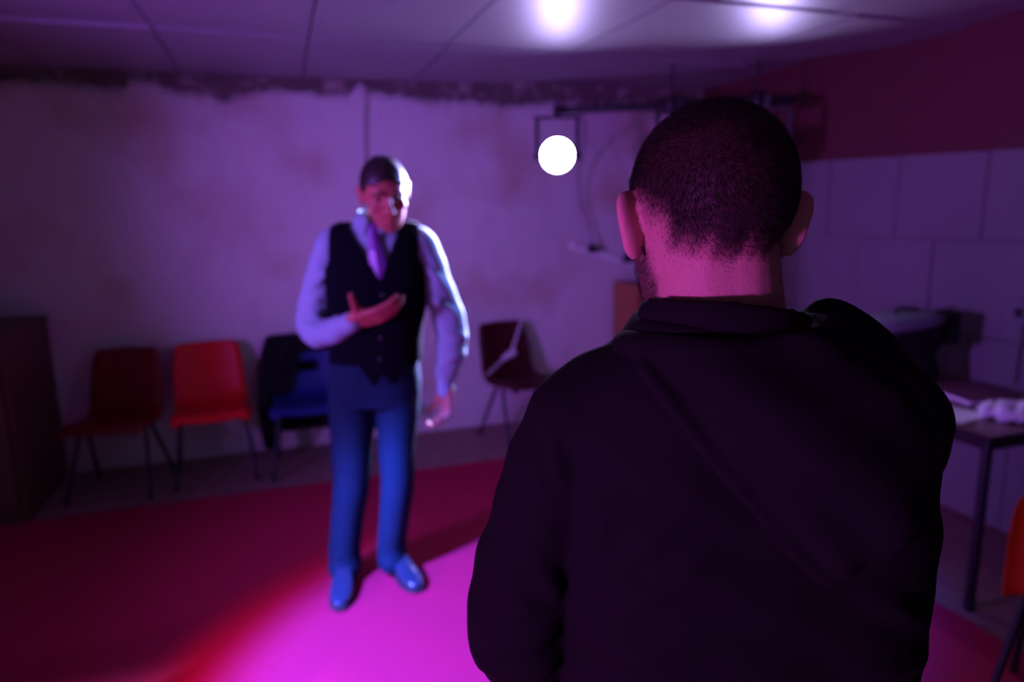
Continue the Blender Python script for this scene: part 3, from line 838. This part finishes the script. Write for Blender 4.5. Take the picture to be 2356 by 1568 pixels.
# trousers
tr = [loft([ering((.075+.006*(z > 1), 0, z), rx, ry, 32, 2.4) for z, rx, ry in ((.80, .165, .115), (.86, .186, .130), (.93, .186, .132), (1.0, .180, .130), (1.05, .176, .126))])]
tr += [limb([(-.022, .005, .90), (-.030, .0, .78), (-.040, -.02, .60), (-.046, -.03, .46), (-.078, -.022, .28), (-.098, -.012, .14), (-.100, -.015, .065)], [(.105, .115), (.100, .110), (.086, .094), (.078, .086), (.070, .080), (.068, .080), (.074, .092)], 22, dense=5)]
tr += [limb([(.165, .005, .90), (.160, .005, .78), (.152, -.015, .60), (.150, -.02, .46), (.124, .0, .28), (.102, .030, .15), (.102, .032, .070)], [(.100, .115), (.094, .108), (.078, .092), (.072, .086), (.066, .078), (.064, .078), (.068, .086)], 22, dense=5)]
for c, s in (((-.10, -.06, .13), -1), ((-.10, -.05, .17), 1), ((.105, -.01, .14), -1), ((.11, .0, .20), 1)):
    tr.append(limb([(c[0]-.06, c[1]+.02, c[2]), (c[0], c[1]-.025, c[2]-.02*s), (c[0]+.06, c[1]+.02, c[2]+.015)], [.010, .014, .010], 8, dense=3))
def hem_flat(co, nr):
    co[:, 2] = np.maximum(co[:, 2], .034); return co
fuse('trousers', tr, .008, 4, 'trouser_navy', fm, hem_flat)
shoe('shoe', (-.108, .045), (-.068, -.265), 'shoe_leather', fm)
shoe('shoe', (.078, .095), (.238, -.135), 'shoe_leather', fm)

# ---------------------------------------------------------------- near man in a black hooded top (back to the camera)
nm = thing('person', 'man in a black hooded top seen from behind, with cropped dark hair and a beard', 'person', (.444, .626, .009), R(-YAW), 'people in the room')
FZ = -.009
nheadM = Matrix.Translation((-.012, .005, 1.570+FZ)) @ Matrix.Rotation(R(180+5), 4, 'Z') @ Matrix.Rotation(R(8), 4, 'X') @ Matrix.Diagonal((1.055, 1.03, 1.03, 1))
nt_ = [(.90, .030, .0, .165, .115), (1.0, .032, .0, .17, .110), (1.12, .034, .0, .175, .112), (1.24, .034, .0, .180, .112), (1.32, .030, .0, .172, .105), (1.38, .022, .0, .145, .09), (1.42, .012, .0, .10, .075)]
nSHL, nSHR = (-.135, .0, 1.345), (.190, .0, 1.365)
nELL, nWRL = (-.215, -.01, 1.095), (-.13, .215, 1.06)
nELR, nWRR = (.222, .11, 1.205), (.06, .28, 1.22)
nb = [loft([ering((cx, cy, z+FZ), rx, ry, 28, 2.4) for z, cx, cy, rx, ry in nt_])]
nb += [limb([(.008, .0, 1.38), (.002, -.004, 1.44), (-.003, -.003, 1.50), (-.008, .004, 1.55)], [(.076, .070), (.0715, .066), (.0675, .064), (.0665, .066)], 26, dense=4)]
nb += xf(head_parts(ear_flare=42), nheadM)
nb += [limb([nSHL, nELL], [.050, .042], 14), limb([nELL, nWRL], [.040, .028], 14), limb([nSHR, nELR], [.050, .042], 14), limb([nELR, nWRR], [.040, .028], 14)]
nb += hand_parts(nWRL, (.55, .75, .35), (.6, -.5, .6), 1, curl=.5, spread=.06, thumb_up=.8)
nb += hand_parts(nWRR, (-.6, .6, .3), (-.5, -.5, .5), -1, curl=.5, spread=.06, thumb_up=.8)
nb += [limb([(-.055, .0, .88), (-.07, .01, .48), (-.08, .0, .09)], [.082, .054, .040], 16, dense=4), limb([(.115, .0, .88), (.13, .01, .48), (.14, .0, .09)], [.082, .054, .040], 16, dense=4)]
nb += [limb([(-.08, .0, .055), (-.10, .17, .045)], [.034, .03], 12), limb([(.14, .0, .055), (.165, .17, .045)], [.034, .03], 12)]
ninv = np.array(nheadM.inverted())
def near_sculpt(co, nr):
    l = co@ninv[:3, :3].T+ninv[:3, 3]
    # hollow of the nape and the crease behind the ears
    for s in (-1, 1):
        d2 = ((l[:, 0]-s*.026)/.012)**2+((l[:, 1]-.07)/.05)**2+((l[:, 2]+.07)/.05)**2
        co = co+nr*(np.exp(-d2)*.0014)[:, None]
        d2 = ((l[:, 0]-s*.031)/.019)**2+((l[:, 2]-.008)/.013)**2+((l[:, 1]+.085)/.04)**2
        co = co-nr*(np.exp(-d2)*.010)[:, None]
    d2 = (l[:, 0]/.011)**2+((l[:, 1]-.08)/.05)**2+((l[:, 2]+.075)/.05)**2
    co = co-nr*(np.exp(-d2)*.0012)[:, None]
    # back of the skull a little flatter at the crown's sides
    return co
nbody = fuse('body', nb, .0032, 5, 'skin_stubble', nm, near_sculpt)

def sstep(a, b, x):
    t = np.clip((x-a)/(b-a), 0, 1); return t*t*(3-2*t)
def hair_masks(l):
    """l: points in head space (face -Y). returns scalp hair, beard, nape fuzz densities"""
    x, y, z = l[:, 0], l[:, 1], l[:, 2]
    ax = np.abs(x)
    line = -.040+.050*np.clip(ax/.074, 0, 1.15)**3.0
    front = sstep(-.03, -.075, y)
    line = line+front*.055+sstep(-.05, -.09, y)*.03
    wob = .004*np.sin(x*160)+.003*np.sin(x*370+1)
    scalp = sstep(-.016, .024, z-line+wob)
    earm = (ax > .0785) & (z < .034) & (y > -.03) & (y < .05)
    scalp = np.where(earm, 0, scalp)
    beard = sstep(.018, -.004, y)*sstep(-.01, -.03, z)*sstep(-.2, -.115, z)
    lips = (ax < .028) & (z < -.056) & (z > -.09) & (y < -.07)
    nose = (ax < .02) & (z > -.045) & (y < -.08)
    cheek = (y < -.05) & (z > -.04)
    beard = np.where(earm | lips | nose | cheek, 0, beard)
    nape = .16*sstep(-.125, -.035, z)*(y > .0)*(1-scalp)
    nape = np.where(earm, 0, nape)
    return scalp, beard, nape
nv = len(nbody.data.vertices)
co = np.empty(nv*3, np.float32); nbody.data.vertices.foreach_get('co', co); co = co.reshape(-1, 3)
lc = co@ninv[:3, :3].T+ninv[:3, 3]
sc_, be_, na_ = hair_masks(lc)
dens = np.clip(np.maximum(np.maximum(sc_*.95, be_*.62), na_*.45), 0, 1)
dens = np.where(lc[:, 2] < -.16, 0, dens)
at = nbody.data.attributes.new('hair_density', 'FLOAT', 'POINT')
at.data.foreach_set('value', dens.astype(np.float32))

def strands(name, count, chooser, lmin, lmax, width, m, lay, seed):
    """short hairs rooted on the skin: thin tapered blades of two bent segments"""
    g = np.random.default_rng(seed)
    me = nbody.data; me.calc_loop_triangles()
    nt3 = len(me.loop_triangles); tri = np.empty(nt3*3, np.int32); me.loop_triangles.foreach_get('vertices', tri); tri = tri.reshape(-1, 3)
    zc = lc[tri].mean(1)[:, 2]
    tri = tri[zc > -.17]
    A, B, D = co[tri[:, 0]], co[tri[:, 1]], co[tri[:, 2]]
    N = np.cross(B-A, D-A); ar = np.linalg.norm(N, axis=1); N /= ar[:, None]+1e-12
    lcen = lc[tri].mean(1)
    w = ar*chooser(lcen); w = w/w.sum()
    pick = g.choice(len(tri), count, p=w)
    u, v = g.random(count), g.random(count); f = u+v > 1; u[f] = 1-u[f]; v[f] = 1-v[f]
    P0 = A[pick]+(B-A)[pick]*u[:, None]+(D-A)[pick]*v[:, None]; Nn = N[pick]
    lp = P0@ninv[:3, :3].T+ninv[:3, 3]
    flow = lay(lp, g)                                     # in head space
    hm = np.array(nheadM)[:3, :3]
    flow = flow@hm.T
    flow = flow-(flow*Nn).sum(1)[:, None]*Nn
    flow /= np.linalg.norm(flow, axis=1)[:, None]+1e-9
    s, b, n = hair_masks(lp)
    L = (lmin+(lmax-lmin)*g.random(count))*(.45+.55*np.clip(np.maximum(s, b), 0, 1))
    top = sstep(.03, .09, lp[:, 2]); L = L*(1+.25*top)
    lift = (.22+.25*top+.15*g.random(count))[:, None]
    d1 = Nn*(lift+.25)+flow*.8; d1 /= np.linalg.norm(d1, axis=1)[:, None]
    d2 = Nn*lift*.6+flow; d2 /= np.linalg.norm(d2, axis=1)[:, None]
    side = np.cross(flow, Nn)+.5*g.normal(size=(count, 3)); side /= np.linalg.norm(side, axis=1)[:, None]
    side *= width
    p1 = P0+d1*(L*.5)[:, None]; p2 = p1+d2*(L*.5)[:, None]; P0 = P0-Nn*.0008
    V = np.stack([P0-side, P0+side, p1-side*.8, p1+side*.8, p2], 1).reshape(-1, 3)
    base = np.arange(count)*5
    Fq = np.concatenate([np.stack([base, base+1, base+3], 1), np.stack([base, base+3, base+2], 1), np.stack([base+2, base+3, base+4], 1)])
    mh = bpy.data.meshes.new(name); mh.vertices.add(len(V)); mh.vertices.foreach_set('co', V.astype(np.float32).ravel())
    mh.loops.add(Fq.size); mh.loops.foreach_set('vertex_index', Fq.astype(np.int32).ravel())
    mh.polygons.add(len(Fq)); mh.polygons.foreach_set('loop_start', (np.arange(len(Fq))*3).astype(np.int32))
    mh.update(calc_edges=True); mh.validate()
    o = link(name, mh, m, nm, False); o['kind'] = 'stuff'
    return o
def lay_scalp(l, g):
    # whorl at the crown, hair running down and slightly to one side at the back
    x, y, z = l[:, 0], l[:, 1], l[:, 2]
    back = sstep(-.02, .05, y)
    fl = np.stack([.25*x/.07-.45*back*sstep(.02, -.03, z), np.where(z > .07, -.8, .2*back), -np.ones_like(x)*.9], 1)
    return fl+.28*g.normal(size=fl.shape)
def lay_beard(l, g):
    fl = np.stack([np.zeros(len(l)), -.5*np.ones(len(l)), -np.ones(len(l))], 1)
    return fl+.35*g.normal(size=fl.shape)
strands('hair', 60000, lambda l: hair_masks(l)[0], .005, .009, .00013, 'hair_dark', lay_scalp, 3)
strands('beard', 9000, lambda l: hair_masks(l)[1], .006, .012, .00013, 'hair_dark', lay_beard, 5)
strands('nape_hair', 1500, lambda l: hair_masks(l)[2], .004, .007, .00010, 'hair_dark', lay_scalp, 8)

# hooded top
ht = [(.86, .032, .0, .192, .130), (.92, .032, .0, .205, .140), (1.0, .034, .0, .205, .138), (1.10, .034, .0, .205, .134), (1.20, .036, .0, .210, .132), (1.29, .034, .0, .208, .128), (1.35, .032, -.002, .205, .118), (1.395, .028, -.004, .186, .110), (1.43, .022, -.005, .150, .100), (1.455, .014, -.005, .112, .092), (1.47, .008, -.005, .094, .088)]
hp = [loft([ering((cx, cy, z+FZ), rx, ry, 36, 2.5) for z, cx, cy, rx, ry in ht])]
hp += [limb([(-.075, .0, 1.385), (-.146, .0, 1.335), (-.187, -.002, 1.24), (-.216, -.008, 1.13), (-.212, .01, 1.075), (-.175, .12, 1.055), (-.145, .19, 1.055)], [.062, .066, .062, .064, .064, .050, .042], 20, dense=5)]
hp += [limb([(.10, .0, 1.395), (.190, .005, 1.350), (.226, .05, 1.285), (.234, .105, 1.225), (.190, .16, 1.205), (.105, .25, 1.215)], [.062, .066, .062, .062, .056, .042], 20, dense=5)]
# folds: fan from the left armpit, wrinkles at the waist and elbow
folds = [((-.125, -.125, 1.215), (-.06, -.135, 1.29), .012), ((-.135, -.118, 1.17), (-.05, -.140, 1.23), .012), ((-.14, -.115, 1.12), (-.03, -.143, 1.15), .011), ((-.15, -.09, 1.235), (-.125, -.11, 1.31), .010),
         ((-.14, -.11, 1.08), (-.05, -.14, 1.075), .010), ((-.145, -.11, 1.055), (-.06, -.14, 1.03), .010), ((-.25, -.055, 1.10), (-.17, -.07, 1.125), .010), ((-.265, -.04, 1.07), (-.17, -.065, 1.075), .011), ((-.25, -.03, 1.04), (-.17, -.04, 1.035), .011),
         ((-.20, -.06, 1.20), (-.155, -.075, 1.15), .010), ((.20, -.09, 1.15), (.12, -.135, 1.20), .010), ((.20, -.09, 1.10), (.10, -.14, 1.12), .010), ((-.19, -.045, 1.365), (-.165, -.085, 1.26), .006)]
def cloth(co, nr):
    n = .0025*np.sin(co[:, 0]*38+co[:, 2]*24)*np.sin(co[:, 2]*31-co[:, 0]*17)+.0012*np.sin(co[:, 2]*90+co[:, 0]*45)
    for p, q, r in folds:
        p, q = np.array(p), np.array(q); d = q-p; L = np.linalg.norm(d)
        t = ((co-p)@d)/(L*L); tc = np.clip(t, -.25, 1.25)
        dist = np.linalg.norm(co-(p+tc[:, None]*d), axis=1)
        taper = np.clip(1-np.abs(tc-.45)/.75, 0, 1)
        n = n+r*.75*taper*np.exp(-(dist/(r*1.15))**2)-r*.35*taper*np.exp(-((dist-r*2.2)/(r*1.1))**2)
    return co+nr*n[:, None]
hood_top = fuse('hooded_top', hp, .006, 4, 'hoodie_black', nm, cloth)
# ribbed hem
raw('hem', [loft([ering((.032, 0, z), rx, ry, 40, 2.5) for z, rx, ry in ((.835, .186, .126), (.85, .19, .13), (.90, .194, .132), (.91, .19, .13))])], 'hoodie_black', hood_top)
# hood: collar roll round the neck plus the bag hanging on the back
def hood():
    P = []
    # stand-up collar: ring open at the throat
    cols = []
    n = 30
    for i in range(n+1):
        a = R(-90-150+300*i/n); ca, sa = math.cos(a), math.sin(a)
        bk_ = max(0, -sa)
        zt = 1.474+.016*bk_-.010*ca-.015*max(0, sa)
        cols.append((.006+.084*ca, -.004+.083*sa, zt-.022))
    P.append(limb(cols, [(.024, .0075)]*(n+1), 12, ref=(0, 0, 1)))
    P[-1] = limb(cols, [(.0085, .026)]*(n+1), 12, ref=(0, 0, 1))
    roll = [(x+(x-.006)*.22, y+(y+.004)*.22-.004, z-.030) for x, y, z in cols]
    P.append(limb(roll, [(.020, .024)]*(n+1), 12, ref=(0, 0, 1)))
    # bag of the hood
    def back_y(x, z):
        tz = [t[0]+FZ for t in ht]
        cx = np.interp(z, tz, [t[1] for t in ht]); rx = np.interp(z, tz, [t[3] for t in ht]); ry = np.interp(z, tz, [t[4] for t in ht])
        q = min(.96, abs((x-cx)/rx)); return -ry*(1-q**2.5)**(1/2.5)
    rows = [(-.072, 1.452, .110, 1.478, .020), (-.092, 1.430, .165, 1.458, .034), (-.070, 1.400, .190, 1.425, .046), (-.035, 1.355, .200, 1.380, .050), (.0, 1.315, .198, 1.345, .046), (.030, 1.280, .185, 1.310, .036), (.055, 1.254, .160, 1.280, .024), (.072, 1.238, .130, 1.255, .010)]
    nx = 22; rings = []
    for (x0, z0, x1, z1, bl) in rows:
        outer, inner = [], []
        for k in range(nx+1):
            u = k/nx; x = x0+(x1-x0)*u; z = z0+(z1-z0)*u
            e = (1-abs(2*u-1)**3)
            fold = .006*math.sin(u*11+z*30)*e+.005*math.sin(u*5-z*55)*e
            y = back_y(x, z)
            outer.append((x, y-.012-bl*e-fold, z+.0*u)); inner.append((x, y+.015, z))
        rings.append(outer+inner[::-1])
    P.append(loft(rings))
    # left edge seam, the folded-over rim on the right
    edge = [(x0-.002, back_y(x0, z0)-.016, z0) for (x0, z0, x1, z1, bl) in rows[1:]]
    P.append(limb(edge, [.009]*len(edge), 10, dense=3))
    P.append(limb([(.098, -.01, 1.455), (.112, -.02, 1.470), (.140, -.03, 1.455), (.172, -.03, 1.430), (.20, -.02, 1.40)], [.016, .020, .020, .018, .014], 12, dense=4))
    P.append(limb([(.112, .05, 1.43), (.108, .0, 1.462), (.115, -.05, 1.455)], [.014, .018, .018], 12, dense=4))
    return xf(P, Matrix.Translation((0, 0, FZ)))
fuse('hood', hood(), .0045, 3, 'hoodie_black', nm)
# trousers, shoes
nt2 = [loft([ering((.03, 0, z), rx, ry, 30, 2.4) for z, rx, ry in ((.76, .155, .11), (.84, .178, .125), (.90, .180, .126), (.95, .175, .122))])]
nt2 += [limb([(s*.09+.03, .0, .86), (s*.10+.03, .01, .48), (s*.11+.03, .0, .09)], [(.094, .105), (.072, .08), (.068, .08)], 20, dense=5) for s in (-1, 1)]
fuse('trousers', nt2, .009, 3, 'trouser_black', nm, hem_flat)
shoe('shoe', (-.08, -.06), (-.105, .215), 'shoe_leather', nm)
shoe('shoe', (.14, -.06), (.17, .215), 'shoe_leather', nm)
